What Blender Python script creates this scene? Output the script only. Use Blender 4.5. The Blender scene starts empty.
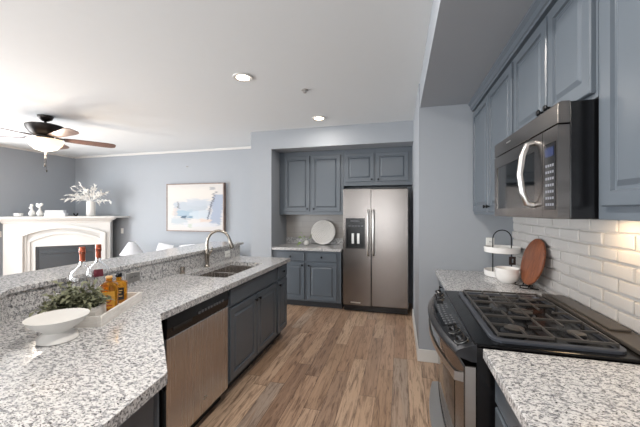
import bpy, bmesh, math, random
from mathutils import Matrix, Vector
R = math.radians
random.seed(7)
scene = bpy.context.scene
COL = scene.collection

# ---------------------------------------------------------------- camera, world, lights, exposure
CAMZ = 1.48
YAW = math.atan(80 / 305)
cd = bpy.data.cameras.new('camera'); cam = bpy.data.objects.new('camera', cd); COL.objects.link(cam)
cam.location = (0, 0, CAMZ); cam.rotation_euler = (R(90), 0, YAW)
cd.sensor_width = 36; cd.lens = 305 / 640 * 36; cd.shift_y = -2.5 / 640; cd.clip_start = 0.02
scene.camera = cam
scene.view_settings.view_transform = 'Standard'; scene.view_settings.look = 'None'
scene.view_settings.gamma = 1; scene.view_settings.use_curve_mapping = False
scene.view_settings.exposure = 0.62
wd = bpy.data.worlds.new('sky'); scene.world = wd; wd.use_nodes = True
bg = wd.node_tree.nodes['Background']; bg.inputs[0].default_value = (.80, .90, 1, 1); bg.inputs[1].default_value = 1.0

def area(name, loc, rot, sx, sy, watts, color=(1, 1, 1), spread=180):
    l = bpy.data.lights.new(name, 'AREA'); l.shape = 'RECTANGLE'; l.size = sx; l.size_y = sy
    l.energy = watts; l.color = color; l.spread = R(spread)
    o = bpy.data.objects.new(name, l); COL.objects.link(o); o.location = loc; o.rotation_euler = rot; return o
DAY = (.97, .985, 1.0)
# daylight just outside the glass of the windows (left wall x=-7.35, back wall y=-3.2)
area('window_daylight', (-7.55, 1.9, 1.25), (0, R(-90), 0), 2.0, 3.2, 265, DAY)
area('window_daylight', (-7.55, -1.8, 1.25), (0, R(-90), 0), 2.0, 1.8, 95, DAY)
area('window_daylight', (-4.2, -3.42, 1.25), (R(90), 0, 0), 3.2, 2.0, 95, DAY)
area('window_daylight', (-0.6, -3.42, 1.25), (R(90), 0, 0), 2.0, 2.2, 50, DAY)

# ---------------------------------------------------------------- node helpers
def lin(c):
    return tuple((x / 12.92 if x <= .04045 else ((x + .055) / 1.055) ** 2.4) for x in [v / 255 for v in c]) + (1,)
class NT:
    def __init__(s, name):
        s.m = bpy.data.materials.new(name); s.m.use_nodes = True; s.t = s.m.node_tree
        s.p = s.t.nodes['Principled BSDF']; s.out = s.t.nodes['Material Output']
    def n(s, typ, ins=None, **kw):
        nd = s.t.nodes.new(typ)
        for k, v in kw.items(): setattr(nd, k, v)
        for k, v in (ins or {}).items(): s.set(nd.inputs[k], v)
        return nd
    def set(s, sock, v):
        if isinstance(v, bpy.types.NodeSocket): s.t.links.new(v, sock)
        else: sock.default_value = v
    def math(s, op, a, b=0.0, c=None):
        nd = s.n('ShaderNodeMath', operation=op); s.set(nd.inputs[0], a); s.set(nd.inputs[1], b)
        if c is not None: s.set(nd.inputs[2], c)
        return nd.outputs[0]
    def mix(s, f, a, b):
        nd = s.n('ShaderNodeMix', data_type='RGBA'); s.set(nd.inputs[0], f); s.set(nd.inputs[6], a); s.set(nd.inputs[7], b); return nd.outputs[2]
    def obj(s, scale=(1, 1, 1), rot=(0, 0, 0), loc=(0, 0, 0), kind='Object'):
        tc = s.n('ShaderNodeTexCoord'); mp = s.n('ShaderNodeMapping', {'Vector': tc.outputs[kind], 'Scale': scale, 'Rotation': rot, 'Location': loc}); return mp.outputs[0]
    def world(s, scale=(1, 1, 1)):
        g = s.n('ShaderNodeNewGeometry'); mp = s.n('ShaderNodeMapping', {'Vector': g.outputs['Position'], 'Scale': scale}); return mp.outputs[0]
    def noise(s, vec, scale, detail=3, rough=.5, dist=0):
        return s.n('ShaderNodeTexNoise', {'Vector': vec, 'Scale': scale, 'Detail': detail, 'Roughness': rough, 'Distortion': dist}).outputs[0]
    def step(s, v, lo, hi):
        nd = s.n('ShaderNodeMapRange', {'Value': v, 'From Min': lo, 'From Max': hi}); return nd.outputs[0]
    def bump(s, h, strength=.2, dist=.002):
        b = s.n('ShaderNodeBump', {'Height': h, 'Strength': strength, 'Distance': dist}); s.t.links.new(b.outputs[0], s.p.inputs['Normal'])
    def base(s, c): s.set(s.p.inputs['Base Color'], c)
    def P(s, **kw):
        for k, v in kw.items(): s.set(s.p.inputs[k.replace('_', ' ')], v)
        return s
def plain(name, rgb, rough=.5, metal=0, var=.04, nscale=12, bump=0, bscale=200, coat=0, **kw):
    n = NT(name); c = lin(rgb); v = n.world()
    ns = n.noise(v, nscale, 3)
    n.base(n.mix(ns, tuple(x * (1 - var) for x in c[:3]) + (1,), tuple(min(1, x * (1 + var)) for x in c[:3]) + (1,)))
    n.P(Roughness=rough, Metallic=metal)
    if coat: n.P(Coat_Weight=coat, Coat_Roughness=.1)
    if bump: n.bump(n.noise(v, bscale, 2), bump, .001)
    for k, val in kw.items(): n.set(n.p.inputs[k.replace('_', ' ')], val)
    return n.m

def granite():
    n = NT('granite'); v = n.world((1, 1, 1)); vs = n.world((1, 1.5, 1.2))
    a = n.noise(vs, 50, 4, .65); b = n.noise(vs, 105, 3, .6, .3); c = n.noise(v, 7, 2); d = n.noise(v, 160, 2)
    col = n.mix(n.step(a, .49, .58), lin((214, 213, 212)), lin((136, 137, 140)))
    col = n.mix(n.step(d, .52, .66), col, lin((188, 188, 188)))
    col = n.mix(n.math('MULTIPLY', n.step(b, .56, .60), .9), col, lin((84, 83, 85)))
    e = n.noise(vs, 76, 4, .65, .5)
    col = n.mix(n.step(n.math('ADD', e, n.math('MULTIPLY', c, .12)), .665, .70), col, lin((36, 35, 38)))
    n.base(col); n.P(Roughness=.16); return n.m
def wood_floor():
    n = NT('plank_floor'); g = n.n('ShaderNodeNewGeometry'); xyz = n.n('ShaderNodeSeparateXYZ', {0: g.outputs['Position']})
    W, L = .128, 1.15
    xs = n.math('DIVIDE', n.math('ADD', xyz.outputs[0], 20.03), W); row = n.math('FLOOR', xs); fx = n.math('FRACT', xs)
    off = n.n('ShaderNodeTexWhiteNoise', {'W': row}, noise_dimensions='1D').outputs[0]
    ys = n.math('ADD', n.math('DIVIDE', n.math('ADD', xyz.outputs[1], 20), L), n.math('MULTIPLY', off, 7)); pl = n.math('FLOOR', ys); fy = n.math('FRACT', ys)
    cv = n.n('ShaderNodeCombineXYZ', {0: row, 1: pl, 2: 0.0}).outputs[0]
    rnd = n.n('ShaderNodeTexWhiteNoise', {'Vector': cv}, noise_dimensions='3D')
    rv = rnd.outputs[0]
    ramp = n.n('ShaderNodeValToRGB', {0: rv}); cr = ramp.color_ramp
    cols = [(0, (176, 146, 120)), (.2, (146, 118, 98)), (.38, (206, 178, 152)), (.56, (164, 132, 108)), (.74, (192, 162, 136)), (.87, (158, 146, 136)), (1, (200, 168, 138))]
    cr.elements[0].position = 0; cr.elements[0].color = lin(cols[0][1]); cr.elements[1].position = 1; cr.elements[1].color = lin(cols[-1][1])
    for p, c in cols[1:-1]: e = cr.elements.new(p); e.color = lin(c)
    sh = n.n('ShaderNodeVectorMath', {0: g.outputs['Position'], 1: n.n('ShaderNodeVectorMath', {0: rnd.outputs[1], 1: (9, 9, 9)}, operation='MULTIPLY').outputs[0]}, operation='ADD').outputs[0]
    st = n.n('ShaderNodeMapping', {'Vector': sh, 'Scale': (1, .085, 1)}).outputs[0]
    g1 = n.noise(st, 42, 5, .65, .8); g2 = n.noise(st, 12, 3, .6, 1.5)
    col = n.mix(n.math('MULTIPLY', n.step(g1, .47, .66), .8), ramp.outputs[0], lin((92, 68, 54)))
    col = n.mix(n.math('MULTIPLY', n.step(g2, .5, .75), .55), col, lin((196, 164, 138)))
    col = n.mix(n.math('MULTIPLY', n.step(n.noise(st, 20, 4, .6, 2.5), .60, .70), .6), col, lin((70, 50, 42)))
    gap = n.math('MAXIMUM', n.math('LESS_THAN', fx, .022), n.math('LESS_THAN', fy, .0028))
    col = n.mix(n.math('MULTIPLY', gap, .8), col, lin((44, 32, 27)))
    n.base(col); n.P(Roughness=.33); n.bump(n.math('SUBTRACT', n.math('MULTIPLY', g1, .3), gap), .25, .002); return n.m
def steel(name, rgb, rough, axis=2):
    n = NT(name); s = [180, 180, 180]; s[axis] = 1.2
    if axis == 0: s = [1.2, 1.2, 260]
    v = n.world(tuple(s)); ns = n.noise(v, 1.0, 3, .6); c = lin(rgb)
    n.base(n.mix(ns, tuple(x * .97 for x in c[:3]) + (1,), tuple(x * 1.02 for x in c[:3]) + (1,)))
    n.P(Metallic=1, Roughness=n.math('ADD', n.math('MULTIPLY', ns, .12), rough)); n.bump(ns, .015, .0004); return n.m
def glass(name, rgb=(255, 255, 255), rough=0, ior=1.45):
    n = NT(name); n.base(lin(rgb)); n.P(Transmission_Weight=1, Roughness=rough, IOR=ior); return n.m
def thin_pane():
    n = NT('window_glass'); tr = n.n('ShaderNodeBsdfTransparent'); gl = n.n('ShaderNodeBsdfGlossy', {'Roughness': .02})
    mx = n.n('ShaderNodeMixShader', {0: .08, 1: tr.outputs[0], 2: gl.outputs[0]}); n.t.links.new(mx.outputs[0], n.out.inputs[0]); return n.m
def emit(name, rgb, strength, rough=.4):
    n = NT(name); n.base(lin(rgb)); n.P(Roughness=rough, Emission_Color=lin(rgb), Emission_Strength=strength); return n.m
def tile(name, rgb, grout, w, h, axis='XZ'):
    n = NT(name); g = n.n('ShaderNodeNewGeometry'); x = n.n('ShaderNodeSeparateXYZ', {0: g.outputs['Position']})
    v = n.n('ShaderNodeCombineXYZ', {0: x.outputs['XYZ'.index(axis[0])], 1: x.outputs[2], 2: 0.0}).outputs[0]
    c = lin(rgb)
    b = n.n('ShaderNodeTexBrick', {'Vector': v, 'Color1': c, 'Color2': tuple(k * .9 for k in c[:3]) + (1,), 'Mortar': lin(grout), 'Scale': 1.0, 'Mortar Size': .002, 'Brick Width': w, 'Row Height': h})
    n.base(b.outputs[0]); n.P(Roughness=.25); n.bump(n.math('SUBTRACT', 1.0, b.outputs[1]), .3, .002); return n.m
def art():
    n = NT('abstract_paint'); tc = n.n('ShaderNodeTexCoord'); uv = tc.outputs['Generated']
    ds = n.n('ShaderNodeTexNoise', {'Vector': n.n('ShaderNodeMapping', {'Vector': uv, 'Scale': (3, 1, 14)}).outputs[0], 'Scale': 2.2, 'Detail': 5.0})
    off = n.n('ShaderNodeVectorMath', {0: n.n('ShaderNodeVectorMath', {0: ds.outputs[1], 1: (.5, .5, .5)}, operation='SUBTRACT').outputs[0], 1: (.16, 0, .16)}, operation='MULTIPLY').outputs[0]
    p = n.n('ShaderNodeVectorMath', {0: uv, 1: off}, operation='ADD').outputs[0]; x = n.n('ShaderNodeSeparateXYZ', {0: p})
    X, Z = x.outputs[0], x.outputs[2]
    col = n.mix(ds.outputs[0], lin((199, 194, 188)), lin((185, 184, 185)))
    def blob(cx, cz, wx, wz, ang, rgb, amt=1.0, soft=.012):
        nonlocal col
        ca, sa = math.cos(R(ang)), math.sin(R(ang))
        dx = n.math('SUBTRACT', X, cx); dz = n.math('SUBTRACT', Z, cz)
        u = n.math('ABSOLUTE', n.math('ADD', n.math('MULTIPLY', dx, ca), n.math('MULTIPLY', dz, sa)))
        v = n.math('ABSOLUTE', n.math('SUBTRACT', n.math('MULTIPLY', dz, ca), n.math('MULTIPLY', dx, sa)))
        m = n.math('MULTIPLY', n.step(u, wx + soft, wx - soft), n.step(v, wz + soft, wz - soft))
        col = n.mix(n.math('MULTIPLY', m, amt), col, lin(rgb))
    blob(.45, .80, .45, .12, 0, (202, 197, 190), .8, .05)
    blob(.42, .52, .30, .10, 2, (159, 168, 178), .9)
    blob(.62, .60, .26, .07, -6, (168, 175, 184), .8)
    blob(.34, .36, .22, .07, 0, (135, 158, 175), .9)
    blob(.60, .34, .18, .08, 4, (173, 184, 192), .9)
    blob(.22, .20, .16, .06, 0, (161, 172, 180), .8)
    blob(.30, .30, .06, .035, 0, (56, 82, 103), .95)
    blob(.42, .27, .05, .02, 0, (96, 127, 146), .9)
    blob(.90, .45, .09, .32, -8, (141, 153, 173), .9)
    blob(.79, .50, .013, .26, -14, (72, 79, 96), .95)
    blob(.86, .80, .05, .010, 30, (77, 82, 98), .9)
    blob(.82, .90, .045, .028, 0, (151, 153, 156), .9)
    blob(.70, .22, .10, .03, 0, (194, 173, 159), .7)
    blob(.20, .56, .008, .055, 6, (94, 92, 94), .9)
    blob(.21, .50, .03, .010, -10, (89, 94, 99), .9)
    blob(.14, .40, .05, .10, 0, (194, 177, 168), .6)
    blob(.60, .12, .30, .04, 0, (189, 190, 194), .8)
    blob(.42, .10, .03, .05, 0, (168, 178, 163), .8)
    n.base(col); n.P(Roughness=.6); n.bump(ds.outputs[0], .3, .003); return n.m
def board_wood(name, c1, c2, scale=(1, 1, 1), rough=.45):
    n = NT(name); v = n.obj(scale); g = n.noise(v, 9, 5, .6, 1.2)
    n.base(n.mix(n.step(g, .35, .68), lin(c1), lin(c2))); n.P(Roughness=rough); return n.m

WALL = plain('wall_paint', (156, 161, 167), .65, var=.01, bump=.06, bscale=160)
CEIL = plain('ceiling_paint', (220, 224, 226), .8, var=.01, bump=.10, bscale=120)
TRIM = plain('white_trim_paint', (214, 213, 210), .4, var=.01)
CAB = plain('cabinet_paint', (88, 96, 104), .32, var=.02)
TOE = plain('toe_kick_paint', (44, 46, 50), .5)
BLACKM = plain('black_metal', (20, 20, 22), .35, .6)
BLACKP = plain('black_plastic', (16, 16, 18), .22)
BLACKG = plain('black_enamel', (7, 7, 8), .22, Specular_IOR_Level=.3)
IRON = plain('cast_iron', (66, 63, 60), .33, bump=.2, bscale=300)
GRAN = granite(); FLOOR = wood_floor()
STEEL = steel('brushed_steel', (205, 200, 196), .2, 2)
STEELH = steel('brushed_steel_horizontal', (134, 128, 124), .17, 0)
CHROME = plain('polished_steel', (212, 210, 207), .3, 1, var=.01)
NICKEL = plain('brushed_nickel', (164, 156, 146), .24, 1, var=.02)
SMOKE = plain('smoked_glass', (14, 16, 18), .06)
WHITE = plain('white_ceramic', (236, 234, 231), .22, var=.01)
MATTEW = plain('matte_white', (218, 216, 212), .6, var=.02, bump=.1)
WASHW = board_wood('whitewashed_wood', (236, 233, 229), (208, 203, 196), (1, 1, 8))
FABW = plain('white_fabric', (212, 213, 216), .9, bump=.2, bscale=400)
PLASTIC = plain('white_plastic', (232, 232, 228), .35, var=.01)
CLEAR = glass('clear_glass')
AMBER = plain('amber_liquor', (240, 170, 44), .05, Transmission_Weight=.9, IOR=1.36)
COPPER = plain('copper_foil', (168, 88, 64), .3, .7)
MAROON = plain('maroon_label', (96, 22, 40), .5)
LABEL = plain('cream_paper', (226, 190, 120), .6)
LEAF = plain('sage_leaf', (122, 124, 98), .55, var=.35, nscale=60)
WLEAF = plain('white_leaf', (238, 236, 232), .7, var=.03)
BULB = emit('bulb_glow', (255, 236, 208), 12)
BRICK = plain('painted_brick', (188, 185, 182), .5, var=.04, nscale=9, bump=.5, bscale=55)
WALNUT = board_wood('acacia_wood', (104, 56, 34), (150, 88, 54), (1, 5, 1))
FANWOOD = board_wood('fan_blade_wood', (120, 92, 82), (92, 68, 60), (1, 1, 1), .35)
BRONZE = plain('oil_rubbed_bronze', (48, 44, 42), .35, .7)
TILE = tile('niche_tile', (176, 170, 164), (150, 146, 142), .30, .10)

# ---------------------------------------------------------------- mesh helpers
WM = {}
def tag(o, label=None, cat=None, group=None, kind=None):
    if label: o['label'] = label
    if cat: o['category'] = cat
    if group: o['group'] = group
    if kind: o['kind'] = kind
    return o
def thing(name, label, cat, loc, rz=0, group=None):
    o = bpy.data.objects.new(name, None); COL.objects.link(o); o.empty_display_size = .05
    o.location = loc; o.rotation_euler = (0, 0, rz); WM[o] = Matrix.Translation(loc) @ Matrix.Rotation(rz, 4, 'Z')
    return tag(o, label, cat, group)
def obj(name, bm, mat, parent=None, M=None, smooth=None, label=None, cat=None, group=None, kind=None, bevel=0, seg=2):
    if M is None and parent is not None: M = Matrix.Identity(4)
    if M is not None: bm.transform(M)
    if parent is not None: bm.transform(WM[parent].inverted())
    vs = [v.co for v in bm.verts]
    lo = Vector([min(v[i] for v in vs) for i in range(3)]); hi = Vector([max(v[i] for v in vs) for i in range(3)])
    c = (lo + hi) / 2
    if parent is None: c.z = lo.z
    bm.transform(Matrix.Translation(-c)); bmesh.ops.recalc_face_normals(bm, faces=bm.faces[:])
    me = bpy.data.meshes.new(name); bm.to_mesh(me); bm.free()
    mats = mat if isinstance(mat, (list, tuple)) else [mat]
    for m in mats: me.materials.append(m)
    if smooth is not None:
        for p in me.polygons: p.use_smooth = True
        me.set_sharp_from_angle(angle=R(smooth))
    o = bpy.data.objects.new(name, me); COL.objects.link(o); o.location = c
    if parent is not None: o.parent = parent; WM[o] = WM[parent] @ Matrix.Translation(c)
    else: WM[o] = Matrix.Translation(c)
    if bevel:
        b = o.modifiers.new('bevel', 'BEVEL'); b.width = bevel; b.segments = seg; b.limit_method = 'ANGLE'; b.angle_limit = R(40)
    return tag(o, label, cat, group, kind)
def bx(bm, x0, x1, y0, y1, z0, z1):
    vs = [bm.verts.new((x, y, z)) for x in (x0, x1) for y in (y0, y1) for z in (z0, z1)]
    for f in ((0, 1, 3, 2), (4, 6, 7, 5), (0, 4, 5, 1), (2, 3, 7, 6), (0, 2, 6, 4), (1, 5, 7, 3)): bm.faces.new([vs[i] for i in f])
    return bm
def box(*a): return bx(bmesh.new(), *a)
def boxes(*l):
    bm = bmesh.new()
    for a in l: bx(bm, *a)
    return bm
def prism(poly, z0, z1, bm=None):
    bm = bm or bmesh.new(); a = [bm.verts.new((x, y, z0)) for x, y in poly]; b = [bm.verts.new((x, y, z1)) for x, y in poly]
    n = len(poly); bm.faces.new(a); bm.faces.new(b)
    for i in range(n): bm.faces.new((a[i], a[(i + 1) % n], b[(i + 1) % n], b[i]))
    return bm
def loft(rings, bm=None, cap=True, closed=False):
    bm = bm or bmesh.new(); L = [[bm.verts.new(p) for p in r] for r in rings]; n = len(L[0])
    rng = range(len(L)) if closed else range(len(L) - 1)
    for i in rng:
        A, B = L[i], L[(i + 1) % len(L)]
        for j in range(n): bm.faces.new((A[j], A[(j + 1) % n], B[(j + 1) % n], B[j]))
    if cap and not closed: bm.faces.new(L[0]); bm.faces.new(L[-1])
    return bm
def lathe(prof, c=(0, 0, 0), n=32, bm=None, cap=True):
    rings = [[(c[0] + r * math.cos(2 * math.pi * k / n), c[1] + r * math.sin(2 * math.pi * k / n), c[2] + z) for k in range(n)] for r, z in prof]
    return loft(rings, bm, cap)
def tube(pts, r, n=10, bm=None):
    P = [Vector(p) for p in pts]; rings = []; up = None
    for i, p in enumerate(P):
        t = (P[min(i + 1, len(P) - 1)] - P[max(i - 1, 0)]).normalized()
        if up is None: up = Vector((0, 0, 1)) if abs(t.z) < .9 else Vector((1, 0, 0))
        s = t.cross(up).normalized(); up = s.cross(t).normalized()
        rr = r[i] if isinstance(r, (list, tuple)) else r
        rings.append([tuple(p + (s * math.cos(2 * math.pi * k / n) + up * math.sin(2 * math.pi * k / n)) * rr) for k in range(n)])
    return loft(rings, bm)
def rectring(x0, x1, z0, z1, y): return [(x0, y, z0), (x1, y, z0), (x1, y, z1), (x0, y, z1)]
def panel_front(x0, x1, z0, z1, raised=True):
    """cabinet front in a local frame, face towards -y, back at y=0"""
    steps = [(0, -.0005), (0, -.014), (.004, -.019)]
    if raised: steps += [(.05, -.019), (.053, -.008), (.064, -.008), (.082, -.0175)]
    else: steps += [(.012, -.019), (.016, -.0175)]
    return loft([rectring(x0 + i, x1 - i, z0 + i, z1 - i, y) for i, y in steps])
def knob_bm(x, z, y=-.019):
    bm = bmesh.new(); rings = []
    for r, d in ((.006, 0), (.005, .010), (.013, .015), (.015, .021), (.011, .026)):
        rings.append([(x + r * math.cos(2 * math.pi * k / 14), y - d, z + r * math.sin(2 * math.pi * k / 14)) for k in range(14)])
    return loft(rings, bm)
def cabinet(name, label, loc, rz, w, d, z0, z1, fronts, toe=0, group=None, hollow=False):
    """fronts: (kind, x0, x1, z0, z1, knob or None); local x along the face, +y into the cabinet"""
    t = thing(name, label, 'cabinet', (loc[0], loc[1], z0 if not toe else 0), rz, group); M = Matrix.Translation((loc[0], loc[1], 0)) @ Matrix.Rotation(rz, 4, 'Z')
    body = boxes((0, w, 0, d, z0 + toe, z1)) if not hollow else boxes((0, w, 0, .02, z0 + toe, z1), (0, .018, .02, d, z0 + toe, z1), (w - .018, w, .02, d, z0 + toe, z1), (.018, w - .018, .02, d, z0 + toe, z0 + toe + .018), (.018, w - .018, d - .01, d, z0 + toe + .018, z1))
    obj('body', body, CAB, t, M, bevel=.001)
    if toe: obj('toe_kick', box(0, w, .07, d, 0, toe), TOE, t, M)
    for kind, x0, x1, a, b, kn in fronts:
        f = obj(kind, panel_front(x0, x1, a, b, kind == 'door'), CAB, t, M)
        if kn: obj('knob', knob_bm(*kn), BLACKM, f, M, 40)
    return t, M

# ---------------------------------------------------------------- the room
XR, YF, XL, YB, ZC, ZS = 1.03, 5.45, -7.35, -3.2, 2.74, 2.50
KW, HP = 3.165, 4.43      # kitchen side wall end, header plane
def struct(name, bm, mat, **k): return obj(name, bm, mat, kind='structure', **k)
struct('floor', box(XL - .1, XR + .1, YB - .1, YF + .1, -.06, 0), FLOOR)
struct('ceiling', box(XL - .1, XR + .1, YB - .1, YF + .1, ZC, ZC + .08), CEIL)
struct('ceiling_soffit', box(.19, XR, YB, KW, ZS, ZC), WALL)
struct('wall_right', box(XR, XR + .1, YB - .1, YF + .1, 0, ZC), WALL)
struct('wall_far', box(XL - .1, XR, YF, YF + .1, 0, ZC), WALL)
def wall_with_holes(name, axis, p0, p1, lo, hi, holes):
    """axis 'x': wall in the yz plane between x p0..p1; holes (a0,a1,z0,z1)"""
    bm = bmesh.new(); cur = lo
    def add(a0, a1, z0, z1):
        if a1 - a0 < 1e-4 or z1 - z0 < 1e-4: return
        bx(bm, p0, p1, a0, a1, z0, z1) if axis == 'x' else bx(bm, a0, a1, p0, p1, z0, z1)
    for a0, a1, z0, z1 in holes:
        add(cur, a0, 0, ZC); add(a0, a1, 0, z0); add(a0, a1, z1, ZC); cur = a1
    add(cur, hi, 0, ZC); struct(name, bm, WALL)
hl = [(-2.7, -.9, .3, 2.25), (.3, 3.5, .3, 2.25)]; hb = [(-5.8, -2.6, .3, 2.25), (-1.6, .0, .05, 2.2)]
wall_with_holes('wall_left', 'x', XL - .12, XL, YB - .1, YF, hl)
wall_with_holes('wall_back', 'y', YB - .12, YB, XL, XR, hb)
PANE = thin_pane(); wi = 1
for axis, hs in (('x', hl), ('y', hb)):
    for a0, a1, z0, z1 in hs:
        fr = bmesh.new(); cells = 2 if a1 - a0 < 2.5 else 3; w = .05
        def b2(u0, u1, v0, v1, d0, d1, bm):
            bx(bm, XL - .09 + d0, XL - .09 + d1, u0, u1, v0, v1) if axis == 'x' else bx(bm, u0, u1, YB - .09 + d0, YB - .09 + d1, v0, v1)
        b2(a0, a1, z0, z0 + w, 0, .07, fr); b2(a0, a1, z1 - w, z1, 0, .07, fr)
        for k in range(cells + 1):
            c = a0 + (a1 - a0 - w) * k / cells; b2(c, c + w, z0 + w, z1 - w, 0, .07, fr)
        wo = obj('window_%d' % wi, fr, TRIM, kind='structure'); pb = bmesh.new(); b2(a0 + w, a1 - w, z0 + w, z1 - w, .03, .034, pb)
        obj('glass_pane', pb, PANE, wo); wi += 1
# niche wall with header (one L shaped piece of drywall), niche x -1.95..0.17
struct('wall_niche', boxes((-2.30, -1.95, HP, YF, 0, ZC), (-1.95, .18, HP, YF, 2.45, ZC), (-1.95, .18, 5.10, YF, 0, 2.45)), WALL)
struct('wall_side', boxes((.18, XR, KW, YF, 0, ZC)), WALL)
struct('baseboard_side', prism([(.165, KW - .014), (.36, KW - .014), (.36, KW), (.18, KW), (.18, HP), (.165, HP)], 0, .12), TRIM, bevel=.004)
struct('baseboard_far', box(-5.6, -2.3, YF - .015, YF, 0, .12), TRIM)
struct('baseboard_left', box(XL, XL + .015, YB, 3.8, 0, .12), TRIM)
def crown_bm(p0, p1, nrm, zt, s=.06):
    prof = [(0, 0), (s, 0), (s, -.012), (.02, -s + .01), (.012, -s), (0, -s)]
    return loft([[(p[0] + nrm[0] * a, p[1] + nrm[1] * a, zt + b) for a, b in prof] for p in (p0, p1)])
struct('trim_1', crown_bm((XL, YF), (-2.30, YF), (0, -1), ZC, .035), TRIM)
struct('trim_2', crown_bm((XL, YB), (XL, YF - .05), (1, 0), ZC, .035), TRIM)
# niche backsplash tile
struct('trim_3', box(-1.95, -.86, 5.09, 5.10, 1.02, 1.42), TILE)
# painted brick backsplash on the kitchen side wall
def bricks():
    bm = box(1.012, XR, -.6, KW, .86, 1.46); L, Hh, g = .215, .072, .011; z = .870; r = 0
    while z < 1.45:
        y = -.6 + (0 if r % 2 else -L / 2)
        while y < KW:
            y0, y1 = max(y + g / 2, -.6), min(y + L - g / 2, KW - .001); z0, z1 = z + g / 2, min(z + Hh - g / 2, 1.458)
            if y1 - y0 > .03 and z1 - z0 > .01:
                d = random.uniform(-.003, .003) + 1.0; j = lambda: random.uniform(-.004, .004)
                e = .005; A = [(1.013, y0 - .001, z0 - .001), (1.013, y1 + .001, z0 - .001), (1.013, y1 + .001, z1 + .001), (1.013, y0 - .001, z1 + .001)]
                B = [(d + .004, y0 + j(), z0 + j()), (d + .004, y1 + j(), z0 + j()), (d + .004, y1 + j(), z1 + j()), (d + .004, y0 + j(), z1 + j())]
                C = [(d, b[1] + (e if k in (0, 3) else -e), b[2] + (e if k < 2 else -e)) for k, b in enumerate(B)]
                loft([A, B, C], bm)
            y += L
        z += Hh; r += 1
    return bm
obj('brick_backsplash', bricks(), BRICK, kind='structure', bevel=.002)

# ---------------------------------------------------------------- peninsula
FX = -1.30
pen_poly = [(-1.275, 3.46), (-1.275, 1.40), (-.79, .90), (-.755, .6), (-.755, -.5), (-1.47, -.5), (-1.47, .63), (-1.95, 1.11), (-1.95, 3.46)]
SX0, SX1, SY0, SY1 = -1.83, -1.43, 2.30, 3.05
def counter_with_hole():
    bm = prism([(-1.275, SY0), (-1.275, 1.40), (-.79, .90), (-.755, .6), (-.755, -.5), (-1.47, -.5), (-1.47, .63), (-1.95, 1.11), (-1.95, SY0)], .874, .914)
    prism([(-1.275, SY1), (-1.275, SY0), (SX1, SY0), (SX1, SY1)], .874, .914, bm)
    prism([(SX0, SY1), (SX0, SY0), (-1.95, SY0), (-1.95, SY1)], .874, .914, bm)
    prism([(-1.275, 3.46), (-1.275, SY1), (-1.95, SY1), (-1.95, 3.46)], .874, .914, bm); return bm
obj('peninsula_countertop', counter_with_hole(), GRAN, label='speckled granite countertop of the peninsula holding sink, tray and pedestal bowl', cat='countertop')
sp = [(-1.95, 3.46), (-1.95, 1.11), (-1.47, .63), (-1.47, -.5), (-1.50, -.5), (-1.50, .642), (-1.98, 1.122), (-1.98, 3.46)]
obj('granite_backsplash', prism(sp, .914, 1.054), GRAN, label='dark speckled granite strip standing between the peninsula counter and raised bar ledge', cat='backsplash')
struct('wall_peninsula', prism([(-1.981, 3.46), (-1.981, 1.1225), (-1.501, .6425), (-1.501, -.5), (-1.63, -.5), (-1.63, .70), (-2.11, 1.18), (-2.11, 3.46)], 0, 1.0535), WALL)
bt = [(-1.93, 3.52), (-1.93, 1.105), (-1.45, .625), (-1.45, -.5), (-1.87, -.5), (-1.87, .80), (-2.35, 1.28), (-2.35, 3.52)]
obj('bar_ledge', prism(bt, 1.055, 1.085), GRAN, label='long raised granite bar ledge running behind the bottles and faucet', cat='bar top', bevel=.004)
# sink and faucet
t = thing('kitchen_sink', 'double bowl stainless undermount sink set in the peninsula counter', 'sink', (-1.63, 2.67, .70))
def bowl_bm(x0, x1, y0, y1, zt, zb):
    r = lambda i, z: [(x0 + i, y0 + i, z), (x1 - i, y0 + i, z), (x1 - i, y1 - i, z), (x0 + i, y1 - i, z)]
    return loft([r(-.012, zt), r(0, zt), r(.006, zb + .02), r(.03, zb), r(.03, zb - .004), r(-.004, zb + .01), r(-.012, zt - .004)], None, False, True)
def cl(bm):
    bmesh.ops.contextual_create(bm, geom=[]) if False else None; return bm
for a, b in ((SY0, 2.665), (2.685, SY1)):
    bb = bowl_bm(SX0, SX1, a, b, .873, .70); bx(bb, SX0 + .03, SX1 - .03, a + .03, b - .03, .694, .6985)
    o = obj('basin', bb, STEEL, t, bevel=.006)
    cx, cy = (SX0 + SX1) / 2, (a + b) / 2
    obj('drain', lathe([(.03, .6985), (.04, .700), (.036, .702), (.01, .700)], (cx, cy, 0), 20), CHROME, o, None, 40)
t = thing('kitchen_faucet', 'tall gooseneck pull-down faucet in brushed nickel behind the sink', 'faucet', (-1.89, 2.70, .914))
obj('base', lathe([(.028, 0), (.030, .006), (.024, .012), (.021, .03), (.022, .10), (.026, .12), (.026, .15), (.019, .17)], (-1.89, 2.70, .914), 24), NICKEL, t, None, 40)
pts = [(-1.89, 2.70, 1.08)] + [(-1.89 + .118 * (1 - math.cos(a)) * .95, 2.70 + .118 * (1 - math.cos(a)) * .25, 1.155 + .125 * math.sin(a)) for a in [math.pi * k / 14 for k in range(0, 14)]]
obj('spout', tube(pts, .0135, 14), NICKEL, t, None, 60)
e = Vector(pts[-1]); dr = (e - Vector(pts[-2])).normalized()
obj('spray_head', tube([e - dr * .01, e + dr * .03, e + dr * .07, e + dr * .085], [.015, .018, .021, .018], 14), NICKEL, t, None, 40)
obj('lever', tube([(-1.868, 2.69, 1.045), (-1.84, 2.675, 1.055), (-1.815, 2.665, 1.09), (-1.805, 2.66, 1.125)], [.012, .010, .008, .006], 10), NICKEL, t, None, 50)
t = thing('soap_dispenser', 'short brushed nickel cylinder on the counter left of the faucet', 'soap dispenser', (-1.90, 2.35, .914))
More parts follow.
